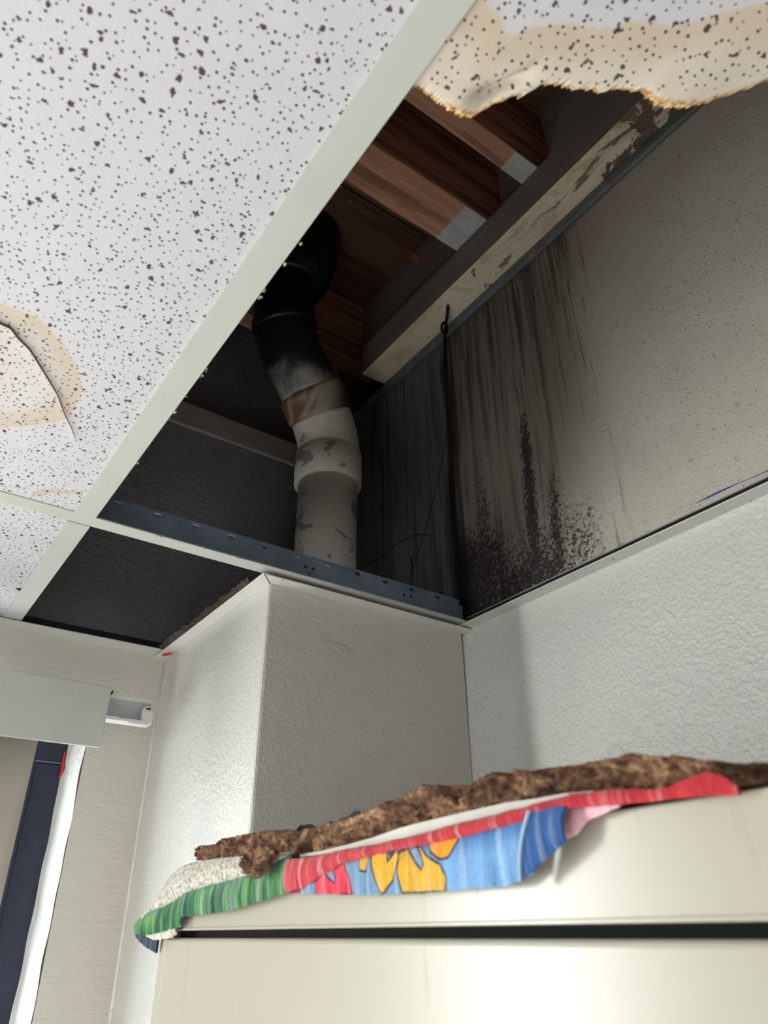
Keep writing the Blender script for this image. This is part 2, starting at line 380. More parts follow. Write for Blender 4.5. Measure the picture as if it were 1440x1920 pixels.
def wood(name, c1, c2, axis, wet=None, flecks=True, rough=.75):
    m = Mat(name)
    k = [(.35, 9, 9), (9, .35, 9), (9, 9, .35)][axis]
    g = m.noise(9, 6, .62, .9, m.scale(m.co, k))
    g2 = m.noise(36, 4, .6, .3, m.scale(m.co, k))
    f = m.add(m.mul(g, .7), m.mul(g2, .3))
    col = m.ramp(f, [(.25, lin(c1)), (.5, lin(tuple((a+b)/2 for a, b in zip(c1, c2)))), (.75, lin(c2))])
    if wet is not None:
        wv = m.range(m.noise(7, 4, .6, .5, m.scale(m.co, tuple(x*.4+.1 for x in k))), .5, .58)
        col = m.mix(m.mul(wv, .55), col, lin(wet))
    if flecks:
        d, c = m.vor(85)
        fl = m.mul(m.math('LESS_THAN', d, .07), m.math('GREATER_THAN', c[0], .72))
        col = m.mix(m.mul(fl, .8), col, lin((205, 190, 170)))
    return m.out(col, rough, 0, m.bump(f, .35, .0015), .35)
m_joist = wood('joist_fir', (168, 114, 90), (226, 178, 148), 0, (92, 58, 46))
m_deck = wood('deck_board', (92, 64, 54), (126, 90, 74), 0, (60, 42, 38))
m_plate = wood('plate_grey_wood', (112, 104, 100), (156, 146, 138), 1, None)
m_plate2 = wood('plate_far_wood', (140, 136, 134), (168, 162, 156), 0, None, False)
m_jend = flat('joist_end_paint', (196, 198, 198), .6, 0, .14, .4, 60)

m = Mat('plate_peeling_paint')
x, y, z = m.sep()
n1 = m.noise(22, 5, .62, .6); n2 = m.noise(60, 4, .6, .3); n3 = m.noise(14, 3, .6, .8, m.scale(m.co, (1.4, .5, 1)))
near = m.range(y, .62*S, 1.25*S, 1, 0)
base = m.mix(n2, lin((240, 228, 204)), lin((224, 210, 184)))
base = m.mix(m.mul(m.range(n3, .52, .62), .30), base, lin((158, 124, 92)))
ring = m.math('ABSOLUTE', m.add(n3, -.5))
base = m.mix(m.mul(m.range(ring, .0, .014, 1, 0), .20), base, lin((120, 84, 58)))
wallside = m.range(x, 1.67*S, 1.76*S)
pe = m.range(m.add(m.add(n1, m.mul(near, .16)), m.mul(wallside, .10)), .70, .715)
base = m.mix(pe, base, m.mix(n2, lin((92, 78, 70)), lin((128, 110, 98))))
crkl = m.mul(m.mul(m.range(m.noise(26, 5, .68, .6, m.scale(m.co, (1.6, .3, 1))), .57, .62), m.range(y, 1.9*S, 1.5*S)), m.range(m.math('ABSOLUTE', m.add(x, -1.69*S)), .035*S, .065*S, 1, 0))
base = m.mix(m.mul(crkl, .85), base, m.mix(n2, lin((84, 50, 34)), lin((140, 104, 72))))
dst = m.mul(m.range(m.noise(40, 5, .7), .4, .6), m.mul(m.range(y, .95*S, .6*S), m.range(x, 1.70*S, 1.64*S)))
base = m.mix(m.mul(dst, .7), base, lin((120, 92, 68)))
spk = m.mul(m.range(m.noise(130, 4, .7), .66, .70), m.range(m.noise(12, 2, .5), .48, .6))
base = m.mix(spk, base, lin((70, 46, 32)))
m_peel = m.out(base, .7, 0, m.bump(m.add(m.mul(pe, -1), m.mul(spk, -.5)), .6, .002))

m = Mat('old_drain_pipe')
x, y, z = m.sep()
gz = m.add(z, m.mul(m.add(m.noise(16, 4, .6, .5), -.5), .10))
blk = m.range(gz, 2.13*S+H, 2.33*S+H)
pat = m.range(m.noise(20, 4, .6, .6, m.scale(m.co, (1, 1, 1.5))), .60, .63)
base = m.mix(m.noise(40, 4, .6), lin((242, 237, 228)), lin((224, 218, 208)))
base = m.mix(m.mul(pat, .7), base, lin((108, 104, 96)))
base = m.mix(m.mul(m.range(m.noise(120, 3, .6), .6, .68), .4), base, lin((214, 208, 198)))
base = m.mix(blk, base, lin((20, 20, 24)))
d, c = m.vor(130); fl = m.mul(m.math('LESS_THAN', d, .16), m.math('GREATER_THAN', c[0], .66))
base = m.mix(m.mul(m.mul(fl, blk), .5), base, lin((170, 165, 158)))
m_pipe = m.out(base, .42, 0, m.bump(m.noise(90, 4, .6), .35, .002))
m = Mat('rusty_collar')
rz = m.range(m.noise(14, 4, .6, .6, m.scale(m.co, (2, 1, .5))), .36, .52)
x, y, z = m.sep()
rz = m.mul(rz, m.range(x, 1.27*S, 1.36*S, 1, 0))
base = m.mix(rz, m.mix(m.noise(40, 4, .6), lin((190, 182, 168)), lin((164, 154, 142))), lin((136, 98, 76)))
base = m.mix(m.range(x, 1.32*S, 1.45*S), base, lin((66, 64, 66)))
m_rust = m.out(base, .5)

m = Mat('cabinet_enamel')
x, y, z = m.sep()
run = m.noise(75, 3, .6, .1, m.scale(m.co, (1, 1, .03)))
pt = m.range(m.noise(30, 3, .6, 0, m.scale(m.co, (1, 1, .35))), .42, .6)
run = m.mul(m.range(run, .60, .65), pt)
base = m.mix(m.noise(4, 3, .5), lin((172, 167, 153)), lin((163, 157, 140)))
m_cab = m.out(m.mix(m.mul(run, .38), base, lin((138, 120, 98))), .30, 0, None, .5)

m = Mat('broken_tile_core')
f1 = m.noise(60, 6, .7, .8, m.scale(m.co, (1.3, .6, 1.4))); f2 = m.noise(230, 5, .75, .5)
f = m.add(m.mul(f1, .68), m.mul(f2, .32))
col = m.ramp(f, [(.37, lin((44, 28, 24))), (.47, lin((98, 70, 54))), (.55, lin((140, 106, 80))), (.66, lin((206, 172, 134)))])
m_core = m.out(col, .95, 0, m.bump(f, .9, .004), .2)
m_scrap = flat('dark_fibre', (78, 52, 44), .95, 0, .5, .2, 60)

def cloth(name, c=None, terry=False, sc_=420):
    m = Mat(name)
    if c is None: base = m.attr('print', True)
    else: base = lin(c)
    wv = m.noise(sc_, 3, .7); rib = m.noise(44, 3, .55, .2, m.scale(m.co, (1, 5, .4)))
    base = m.mix(m.mul(m.range(rib, .5, .75), .22), base, (1, 1, 1))
    base = m.mix(m.mul(m.range(wv, .5, .7), .25), base, (0.02, 0.02, 0.02))
    if terry:
        base = m.mix(m.range(m.noise(300, 4, .75), .50, .58), base, lin((120, 122, 116)))
        base = m.mix(m.range(m.noise(350, 4, .75), .58, .64), base, lin((244, 240, 232)))
    h = m.add(m.mul(wv, .5 if not terry else 1.4), m.mul(rib, .9))
    return m.out(base, .95, 0, m.bump(h, .7, .002), .2, .25)
m_print = cloth('towel_print'); m_terry = cloth('towel_terry', (206, 198, 182), True)
m_green = cloth('towel_green_border'); m_red = cloth('towel_red', (178, 40, 50)); m_blue = cloth('towel_blue', (40, 84, 142))
m_pink = cloth('towel_pink', (222, 168, 176), False, 300); m_teal = cloth('towel_tip', (12, 36, 66)); m_fray = cloth('towel_fray', (214, 206, 190))

m_frame = flat('window_dark_frame', (40, 44, 66), .35, .1, .15)
m_blind = flat('blind_slat', (212, 204, 190), .6, 0, .04)
m_val = flat('blind_valance', (196, 197, 191), .55, 0, .02, .4, 60)
m_rail = flat('blind_rail_white', (226, 226, 222), .4, 0, .04)
m_railg = flat('blind_rail_channel', (186, 188, 192), .4, 0, .04)
m_redp = flat('red_paint', (206, 46, 62), .5, 0, .2)
m_chalk = flat('blue_chalk', (72, 84, 170), .9, 0, .3, .2, 200)
m_wire = flat('black_tie_wire', (22, 22, 26), .5, .3)
m_crumb = flat('tile_crumbs', (206, 190, 162), .95)
m_bead = flat('corner_bead', (112, 118, 122), .5, .2, .2)

m = Mat('window_glass')
tr = m.n('ShaderNodeBsdfTransparent'); gl = m.n('ShaderNodeBsdfGlossy'); mx = m.n('ShaderNodeMixShader')
mx.inputs[0].default_value = .07
gl.inputs['Roughness'].default_value = .02; tr.inputs[0].default_value = (.94, .97, .96, 1)
m.t.links.new(tr.outputs[0], mx.inputs[1]); m.t.links.new(gl.outputs[0], mx.inputs[2])
m.t.links.new(mx.outputs[0], m.t.nodes['Material Output'].inputs[0]); m_glass = m.m

# ------------------------------------------------------------------ room shell
XR, YF, ZC = 1.776, 2.89, 1.0           # right wall, far wall, suspended ceiling (u)
XL, YB, ZD, ZF = -6.4, -6.8, 3.22, -H/S # left wall, back wall, roof deck, floor
ST = dict(kind='structure')
bm = bmesh.new(); box(bm, XL-.3, XR+.3, YB-.3, YF+.6, ZF-.2, ZF); obj('floor', bm, m_floor, **ST)

# right wall: painted below the ceiling, mouldy plaster above it
bm = bmesh.new(); box(bm, XR, XR+.25, YB, YF+.3, ZF, 1.02)
wall_right = obj('wall_right', bm, m_wall_r, **ST)
bm = bmesh.new(); box(bm, XR+.03, XR+.25, YB, YF+.3, 1.02, ZD); obj('shaded_wall_core', bm, m_dark, wall_right)  # near-black colour stands in for the shade above the ceiling
bm = bmesh.new()
def wf(a, b):
    return (XR, -1.2+a*(YF+1.2), 1.02+b*(2.56-1.02))
grid(bm, wf, 240, 120)
upw = obj('upper_wall', bm, m_mould, wall_right, recalc=False, label='mouldy black-streaked upper wall')
def d_speck(x, y, z):
    d = 0.0
    d = max(d, .74*sstep(1.54, 1.80, y)*sstep(1.66, 1.22, z)*sstep(2.02, 1.95, y))
    d = max(d, .70*sstep(1.34, 1.50, y)*sstep(1.50, 1.06, z)*sstep(1.9, 1.8, y))
    d = max(d, .80*math.exp(-((y-1.545+.04*(z-1.3))/.045)**2)*sstep(2.12, 1.55, z))
    d = max(d, .66*math.exp(-((y-1.79)/.05)**2)*sstep(2.3, 1.3, z))
    d = max(d, .70*math.exp(-((y-1.44+.05*(z-1.3))/.045)**2)*sstep(1.75, 1.25, z))
    d = max(d, .57*sstep(1.10, 1.34, y)*sstep(1.62, 1.12, z)*sstep(1.9, 1.8, y))
    d = max(d, .22*sstep(1.9, 2.2, y))
    return d
def d_streak(x, y, z):
    d = sstep(.88, 1.28, y)*(.66+.25*sstep(1.5, 2.4, z))
    d *= .75+.5*noise.noise(Vector((y*6, 0, z*.4)))
    if y > 1.97: d = .50+.3*noise.noise(Vector((y*7, 2, 0)))
    return max(0, min(1, d))
attr(upw, 'speck', d_speck); attr(upw, 'streak', d_streak)
attr(upw, 'grey', lambda x, y, z: min(1, .85*sstep(.55, 1.6, y)*sstep(.9, 1.9, z)+.75*sstep(1.1, 1.75, y)+.35*sstep(2.0, 2.5, z)))
attr(upw, 'film', lambda x, y, z: .72*sstep(.80, 1.75, y+.2*noise.noise(Vector((y*4, 0, z*1.5))))*sstep(.9, 1.5, z+.3*sstep(1.2, 1.8, y)))
attr(upw, 'back', lambda x, y, z: .8*sstep(1.955, 1.985, y))
attr(upw, 'seam', lambda x, y, z: max(0, (.95 if z < 1.75 else .8)*sstep(.050+.03*sstep(1.7, 1.1, z), .012, abs(y-1.962+.012*math.sin(z*7)))*sstep(2.5, 2.3, z)))
bm = bmesh.new(); box(bm, XR-.026, XR, -1.2, 2.60, 2.492, 2.545); o = obj('corner_bead', bm, m_bead, wall_right); bevel(o, .004)
bm = bmesh.new()   # blue snap line above the moulding
pts = [(0.9324, 1.0634), (0.9124, 1.0644), (0.8864, 1.0647), (0.8564, 1.0652), (0.8298, 1.0643), (0.7989, 1.0635), (0.7689, 1.0611), (0.7084, 1.0594), (.62, 1.06)]
wd = [.0004, .0012, .0028, .0030, .0024, .0008, .0007, .0014, .001]
slab_yz(bm, [(y, z-w_) for (y, z), w_ in zip(pts, wd)]+[(y, z+w_) for (y, z), w_ in list(zip(pts, wd))[::-1]], XR-.0012, XR+.001)
obj('chalk_line', bm, m_chalk, wall_right, label='blue chalk line drawn above the moulding')

# far wall with the window opening; roughcast dark plaster above the ceiling, flat plate on top
WX0, WX1, WZ0, WZ1, WD = -.85, .70, -2.0, .75, .34
bm = bmesh.new()
def panel(x0, x1, z0, z1): box(bm, x0, x1, YF, YF+WD, z0, z1)
VX0, VX1, VZ0, VZ1 = -2.05, -1.25, -1.4, .88      # second, unblinded window beyond the blind
panel(XL, VX0, ZF, 1.02); panel(VX1, WX0, ZF, 1.02); panel(VX0, VX1, ZF, VZ0); panel(VX0, VX1, VZ1, 1.02); panel(WX1, XR, ZF, 1.02); panel(WX0, WX1, ZF, WZ0); panel(WX0, WX1, WZ1, 1.02)
wall_far = obj('wall_far', bm, m_wall_f, **ST)
bm = bmesh.new(); box(bm, XL, XR, YF, YF+WD, 1.02, 2.16); box(bm, XL, XR, YF+.06, YF+WD, 2.16, ZD)
obj('upper_wall', bm, m_dplas, wall_far, label='dark grey plaster above the ceiling line')
bm = bmesh.new(); box(bm, XL, 1.62, YF-.015, YF+.2, 2.16, 2.30); o = obj('top_plate', bm, m_plate2, wall_far); bevel(o, .003)
bm = bmesh.new()   # rough white plaster return of the window opening
def rv(a, b):
    z = WZ0+b*(WZ1-WZ0); y = YF+.001+a*(WD-.01)
    return (WX1-.004-.006*noise.noise(Vector((y*9, z*7, 0)))-.012*sstep(.7, 1, a)*(.6+.6*noise.noise(Vector((0, z*5, 3)))), y, z)
grid(bm, rv, 24, 160)
obj('reveal', bm, m_jamb, wall_far, smooth=True, label='rough white plaster window return')
bm = bmesh.new(); box(bm, XL-.25, XL, YB, -1.1, ZF, ZD); box(bm, XL-.25, XL, 1.9, YF+.3, ZF, ZD)
box(bm, XL-.25, XL, -1.1, 1.9, .5, ZD); box(bm, XL-.25, XL, -1.1, 1.9, ZF, -3.1); obj('wall_left', bm, m_plain, **ST)
bm = bmesh.new(); box(bm, XL, -4.6, YB-.25, YB, ZF, ZD); box(bm, -.4, XR+.25, YB-.25, YB, ZF, ZD)
box(bm, -4.6, -.4, YB-.25, YB, .4, ZD); box(bm, -4.6, -.4, YB-.25, YB, ZF, -2.8); obj('wall_back', bm, m_plain, **ST)

# boxed-in chase in the far right corner (open top, drain pipe stands in it)
CX, CY = .945, 1.96
bm = bmesh.new()
def chase_ring(z, gap): return [(CX, YF, z), (CX, CY+.010, z), (CX+.003, CY+.003, z), (CX+.010, CY, z), (XR-gap, CY, z), (XR-gap, CY+.03, z), (CX+.03, CY+.03, z), (CX+.03, YF, z)]
zs = [ZF, 0.0, .55, .8, .995]; gaps = [.0, .0, .004, .007, .012]
rings = [[bm.verts.new(P(*p)) for p in chase_ring(z, g)] for z, g in zip(zs, gaps)]
for a, b in zip(rings, rings[1:]):
    for i in range(8): bm.faces.new((a[i], a[(i+1) % 8], b[(i+1) % 8], b[i]))
bm.faces.new(rings[-1])
wall_chase = obj('wall_chase', bm, m_chase, **ST)
bm = bmesh.new(); tube(bm, [(CX-.001, YF-.003, -2.5), (CX-.001, YF-.003, .2), (CX-.002, YF-.003, .6), (CX-.001, YF-.003, .97)], [.007, .007, .006, .008], 10); obj('caulk_bead', bm, m_jamb, wall_chase)
bm = bmesh.new()   # hairline crack in the front face
cr = [(1.1415, .83), (1.165, .838), (1.19, .832), (1.222, .838), (1.25, .826), (1.268, .818)]
for (xa, za), (xb, zb) in zip(cr, cr[1:]): box(bm, xa, xb, CY-.0008, CY, (za+zb)/2-.0006, (za+zb)/2)
obj('paint_crack', bm, m_leg, wall_chase, label='hairline crack in the paint')

# ------------------------------------------------------------------ roof framing above the ceiling
roof = empty('roof', (0, 0, ZD), kind='structure')
for i in range(18):
    y0 = -3.2+i*.345
    bm = bmesh.new(); box(bm, XL, XR+.2, y0, y0+.338, ZD+.003*(i % 3), ZD+.05); obj('deck_board', bm, m_deck, roof)
bm = bmesh.new(); box(bm, XL, XR+.25, YB-.2, YF+.5, ZD+.06, ZD+.12); obj('roof_sheet', bm, m_dark, roof)
XB = 1.612
for (y0, y1) in ((-1.3, -1.2), (-.55, -.455), (.2, .295), (1.14, 1.235), (1.45, 1.66), (2.58, 2.675)):
    bm = bmesh.new(); box(bm, XL, XR+.1, y0, y1, 2.743, ZD)
    j = obj('joist', bm, m_joist, roof); bevel(j, .003)
    if 1.0 < y0 < 2:
        bm = bmesh.new(); box(bm, XB-.118, XB+.02, y0+.002, y1-.002, 2.7415, 2.745)
        e = obj('joist_end', bm, m_jend, j, label='grey-white painted joist end')
for (y0, y1, dx) in ((-1.2, -.55, 0), (-.45, .2, .01), (.3, 1.135, 0), (1.24, 1.445, .02), (1.665, 2.575, .01)):
    bm = bmesh.new(); box(bm, 1.70+dx, 1.76+dx, y0, y1, 2.742, ZD-.01); obj('blocking', bm, m_plate, roof)
bm = bmesh.new()   # split raking board leaning between the joist and the plate
rk = [(1.10, 2.75), (.62, 2.75), (.30, 2.95), (.20, 3.2), (.78, 3.2), (.98, 2.98)]
slab_yz(bm, rk, 1.625, 1.69); o = obj('raking_board', bm, m_plate, roof); bevel(o, .004)
for k, (z0, z1, mats) in enumerate(((2.548, 2.644, [m_plate, m_peel]), (2.646, 2.741, [m_plate, m_plate]))):
    bm = bmesh.new(); box(bm, XB+.004*k, XR+.12, -3.0, 2.44, z0, z1, 0, 1)
    o = obj('wall_plate', bm, mats, roof, label='cream-painted underside with peeling flakes' if k == 0 else 'bare grey upper plate'); bevel(o, .002)
bm = bmesh.new()
for k, (y, x, a, b) in enumerate(((.74, 1.70, .028, .014), (.81, 1.66, .02, .012), (.93, 1.72, .03, .016), (.66, 1.73, .03, .012), (1.02, 1.69, .018, .012))):
    vs = [bm.verts.new(P(x+b*math.cos(t), y+a*math.sin(t), 2.547-(.012 if 1 < t < 3 else 0))) for t in (0, 1.1, 1.9, 2.9, 4.2, 5.3)]
    bm.faces.new(vs)
obj('peeling_flake', bm, m_peel, roof, kind='stuff')
bm = bmesh.new(); tube(bm, [(1.60, 1.935, 2.93), (1.585, 1.93, 2.935), (1.578, 1.93, 2.93)], [.03, .028, .018], 12)
obj('rusty_cap', bm, flat('rust_cap', (150, 84, 50), .7, 0, .3), roof, label='rust-orange round cap on the plate')
bm = bmesh.new(); tube(bm, [(1.06, 1.965, 3.22), (1.06, 1.965, 3.13)], [.006, .004], 8); obj('nail', bm, m_leg, roof)

# ------------------------------------------------------------------ suspended ceiling: grid, tiles, torn tile
ceiling = empty('ceiling', (0, 0, 1), kind='structure')
X0, X1 = .304, .361                    # near tee flange
Y0, Y1 = 1.881, 1.937                  # cross line of the long tee
def tee_y(name, x0, x1, y0, y1):
    bm = bmesh.new(); box(bm, x0, x1, y0, y1, 1.0, 1.004); xm = (x0+x1)/2
    box(bm, xm-.003, xm+.003, y0, y1, 1.004, 1.075); box(bm, xm-.009, xm+.009, y0, y1, 1.075, 1.095)
    return obj(name, bm, m_grid, ceiling)
tee_y('cross_tee', X0, X1, -4.0, Y0-.002)
tee_y('cross_tee', X0-.004, X1+.002, Y1+.002, 2.80)
bm = bmesh.new(); box(bm, XL, XR-.05, Y0, Y1, 1.0015, 1.0055)
main = obj('main_tee', bm, m_grid, ceiling)
bm = bmesh.new()                       # web with punched slots
ym = 1.909; box(bm, XL, XR-.045, ym-.003, ym+.003, 1.0055, 1.073); box(bm, XL, XR-.06, ym-.005, ym+.005, 1.086, 1.094)
xs = [.297+.1194*k for k in range(-3, 13)]; prev = XL
for x in xs:
    box(bm, prev, min(x-.011, XR-.06), ym-.003, ym+.003, 1.073, 1.086); prev = x+.011
if prev < XR-.06: box(bm, prev, XR-.06, ym-.003, ym+.003, 1.073, 1.086)
obj('tee_web', bm, m_steel, main, label='bare blue-grey steel web with punched slots')
bm = bmesh.new()
for x in (1.045, 1.075, 1.455, 1.485):
    tube(bm, [(x, ym-.0036, 1.050), (x, ym-.002, 1.050)], .0055, 12)
for x in (1.060, 1.470): box(bm, x-.0013, x+.0013, ym-.0036, ym-.002, 1.012, 1.036)
obj('splice_hole', bm, m_dark, main)
# wall angles

def angle_box(f, l, extra=None):
    bm = bmesh.new(); box(bm, *f); bm2 = bmesh.new(); box(bm2, *l)
    a = obj('wall_angle', bm, m_angle, ceiling); bevel(a, .0008)
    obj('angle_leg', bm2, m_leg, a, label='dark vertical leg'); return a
aR = angle_box((1.721, XR, -4, CY+.0, .995, .9995), (1.768, XR-.001, -4, 2.885, 1.0, 1.036))
bm = bmesh.new(); box(bm, XR-.004, XR, -4, 1.93, 1.036, 1.043); obj('caulk_line', bm, m_caulk, aR)
aF = angle_box((XL, .905, 2.803, YF, .995, .9995), (XL, .93, 2.878, YF-.001, 1.0, 1.05))
aC = angle_box((.898, XR-.003, 1.906, CY, .984, .9885), (.95, 1.76, CY-.006, CY+.001, .9885, .999))
aL = angle_box((.896, CX, 1.910, YF, .986, .9905), (.938, CX+.002, 1.95, YF, .9905, 1.012))
bm = bmesh.new()       # mitre seam between the two chase angles
prism(bm, [(.8975, 1.9065), (.9005, 1.9055), (.9485, 1.958), (.9455, 1.960)], .9836, .9839); obj('mitre_seam', bm, m_leg, aC)
# ragged old caulk and torn tile rim left along the inner edge of the chase angle
bm = bmesh.new(); random.seed(3)
n = 60
lo, hi = [], []
for i in range(n+1):
    y = 2.0+i*.78/n
    wdt = .006+.012*abs(noise.noise(Vector((y*11, 3, 0))))+.012*(1 if 2.28 < y < 2.55 else 0)*abs(noise.noise(Vector((y*25, 0, 1))))+.01*(y > 2.5)
    lo.append(bm.verts.new(P(.897, y, .992))); hi.append(bm.verts.new(P(.897-wdt, y+random.uniform(-.004, .004), 1.002+random.uniform(0, .01))))
for i in range(n): bm.faces.new((lo[i], lo[i+1], hi[i+1], hi[i]))
o = obj('torn_rim', bm, flat('torn_rim_brown', (74, 64, 56), .95, 0, .4, .2, 90), aL, label='ragged brown rim of old tile')
md = o.modifiers.new('thick', 'SOLIDIFY'); md.thickness = .003
bm = bmesh.new()       # red felt-pen dab at the corner of the angle
prism(bm, [(.912, 2.815), (.928, 2.79), (.945, 2.80), (.935, 2.835), (.915, 2.85)], .9853, .9857); obj('red_mark', bm, m_redp, aL, label='red dab in the corner')

def rect_tile(x0, x1, y0, y1, nm='tile', lab=None):
    bm = bmesh.new(); box(bm, x0, x1, y0, y1, 1.0045, 1.05)
    o = obj(nm, bm, m_tile, ceiling)
    if lab: o['label'] = lab
    return o
# big tile with the ring stain: fine underside so the stain follows its own outline
bm = bmesh.new()
tx0, tx1, ty0, ty1 = -1.13, X0+.02, -1.05, Y0+.02-.012
GX = [tx0+(-.16-tx0)*i/20 for i in range(20)]+[-.16+(tx1+.16)*i/80 for i in range(81)]
GY = [ty0+(1.05-ty0)*i/20 for i in range(20)]+[1.05+(ty1-1.05)*i/130 for i in range(131)]
def crackd(x, y):
    if x < -.12 or y < 1.1: return 9
    return seg_dist(x, y, CRACK)
vv = []
for x in GX:
    row = []
    for y in GY:
        z = 1.0045
        d = crackd(x, y)
        if d < .02: z -= .0012*(1-d/.02)
        row.append(bm.verts.new(P(x, y, z)))
    vv.append(row)
for i in range(len(GX)-1):
    for j in range(len(GY)-1): bm.faces.new((vv[i][j], vv[i][j+1], vv[i+1][j+1], vv[i+1][j]))
box(bm, tx0, tx1, ty0, ty1, 1.010, 1.05)
big = obj('tile', bm, m_tile_st, ceiling, recalc=False, label='white tile with a tan ring stain and a curved split')
def st1(x, y, z):
    if y < .95 or z > 1.0075: return 0
    d = min(sdist(x, y, RING) if x > -.3 else 9, sdist(x, y, STAIN2))
    return max(0, min(1, .5-d*2.2))
attr(big, 'stain', st1); attr(big, 'edge', lambda x, y, z: 0)
attr(big, 'stain_strength', lambda x, y, z: 0 if z > 1.0075 else (.42 if y > 1.7 else .32+.5*sstep(.03, .0, abs(sdist(x, y, RING)))))
bm = bmesh.new()       # lifted paper lip along the split
pp = spline([(x, y, 1.0) for x, y in CRACK], 5)
rad = [.0020*(1-i/len(pp))**.7+.0006 for i in range(len(pp))]
tube(bm, [(p.x, p.y, 1.0002) for p in pp], rad, 8)
obj('split', bm, flat('split_brown', (92, 74, 60), .95, 0, .4, .2, 120), big, label='brown curved split in the tile face')

rect_tile(-1.13, X0+.018, Y1-.012, 2.868, lab='pitted border tile beside the far wall')
bm = bmesh.new(); prism(bm, [(.285, 2.515), (.302, 2.505), (.304, 2.53)], 1.001, 1.0045); obj('tile_chip', bm, m_dark, ceiling)
# tiles of the rest of the room, past the edges of the picture
for (x0, x1) in ((-2.6, -1.14), (-4.1, -2.62), (XL, -4.12)):
    for (y0, y1) in ((-4.0, -1.07), (-1.05, 1.89), (1.93, 2.868)):
        rect_tile(x0, x1, y0, y1)
rect_tile(-1.13, X0+.018, -4.0, -1.06); rect_tile(X1-.018, 1.76, -4.0, -1.06)
for (x0, x1) in ((-6.4, -2.3), (-2.3, 1.77)): rect_tile(x0, x1, -6.8, -4.0)

# torn tile
TE = TORN+[(.84, .07), (.95, -.02), (1.1, -.12), (1.3, -.17), (1.5, -.22), (1.75, -.25)]
TS = [(.30, .285)]+TSTAIN+[(.8, .03), (1.2, -.25), (1.75, -.45)]
TA, TB = X1-.02, 1.742
cols = [TA+(.80-TA)*i/620 for i in range(621)]+[.80+(TB-.80)*i/60 for i in range(1, 61)]
rows_f = [0, .004, .009, .015, .022, .03, .04, .052, .066, .082, .10, .12, .145, .17, .20, .24, .28, .33, .40, .5, .7, 1.0, 1.4]
def tear_y(x):
    return interp(TE, x)+.0050*noise.noise(Vector((x*95, 1, 0)))+.0075*noise.noise(Vector((x*230, 5, 0)))+.004*noise.noise(Vector((x*480, 7, 0)))
bm = bmesh.new(); lay = []
for x in cols:
    ye = tear_y(x); ys = interp(TE, x); a = []
    curl = .004*noise.noise(Vector((x*14, 0, 2)))
    for r in rows_f:
        y = max(-1.05, ys-r+(ye-ys)*math.exp(-r/.022))
        z = 1.0045+curl*math.exp(-r/.05)
        z -= .009*math.exp(-((x-.437)/.05)**2)*math.exp(-r/.06)                       # drooping lobe
        z += .030*math.exp(-((x-.462)/.020)**2)*math.exp(-((r-.036)/.018)**2)         # dent above it
        z -= .010*math.exp(-((x-.68)/.07)**2)*math.exp(-r/.05)
        if r < .018:
            k = 1-r/.018
            z += .010*k*k+.0015*noise.noise(Vector((x*160, r*300, 4)))*k
        a.append(bm.verts.new(P(x, y, z)))
    top = bm.verts.new(P(x, max(-1.05, ye-.012+.012*noise.noise(Vector((x*120, 9, 9)))), 1.040))
    back = bm.verts.new(P(x, -1.05, 1.044))
    lay.append([back, top]+a)
for i in range(len(cols)-1):
    for j in range(len(lay[0])-1):
        vs4 = [lay[i][j], lay[i+1][j], lay[i+1][j+1], lay[i][j+1]]
        bm.faces.new(vs4)
torn = obj('tile', bm, m_tile_st, ceiling, smooth=True, label='torn tan-stained tile with a ragged crumbling edge')
def edge_t(x, y, z):
    if z > 1.032: return 1.0
    r = tear_y(x)-y
    rim = .010+.012*sstep(.41, .43, x)*sstep(.50, .46, x)+.014*sstep(.60, .68, x)
    return max(0, min(1, 1-r/(2.2*rim)))
def stain_t(x, y, z):
    d = y-interp(TS, x)
    return max(0, min(1, .5+d*2.2))
attr(torn, 'edge', edge_t); attr(torn, 'stain', stain_t); attr(torn, 'stain_strength', lambda x, y, z: .95)
# crumbs stuck on the grid
bm = bmesh.new(); random.seed(5)
spots = [(.3655, .7414), (.3655, .8951), (.364, 1.1349), (.3635, 1.3046), (.364, .8019), (.3635, 1.2376), (.3640, 1.16), (.364, .872), (.363, 1.55)]
for (x, y) in spots:
    for _ in range(3):
        r = random.uniform(.0012, .0032)
        bmesh.ops.create_icosphere(bm, subdivisions=1, radius=r*S, matrix=Matrix.Translation(P(x+random.uniform(-.001, .003), y+random.uniform(-.006, .006), 1.003)))
for (x, y) in [(.555, 1.882), (.664, 1.880), (.784, 1.882), (1.57, 1.88), (1.2, 1.881)]:
    for _ in range(9):
        r = random.uniform(.0012, .0034)
        bmesh.ops.create_icosphere(bm, subdivisions=1, radius=r*S, matrix=Matrix.Translation(P(x+random.uniform(-.018, .018), y+random.uniform(-.004, .004), 1.0012)))
for v in bm.verts: v.co += Vector([noise.noise(v.co*900)*.0006]*3)
obj('tile_crumbs', bm, m_crumb, ceiling, kind='stuff')

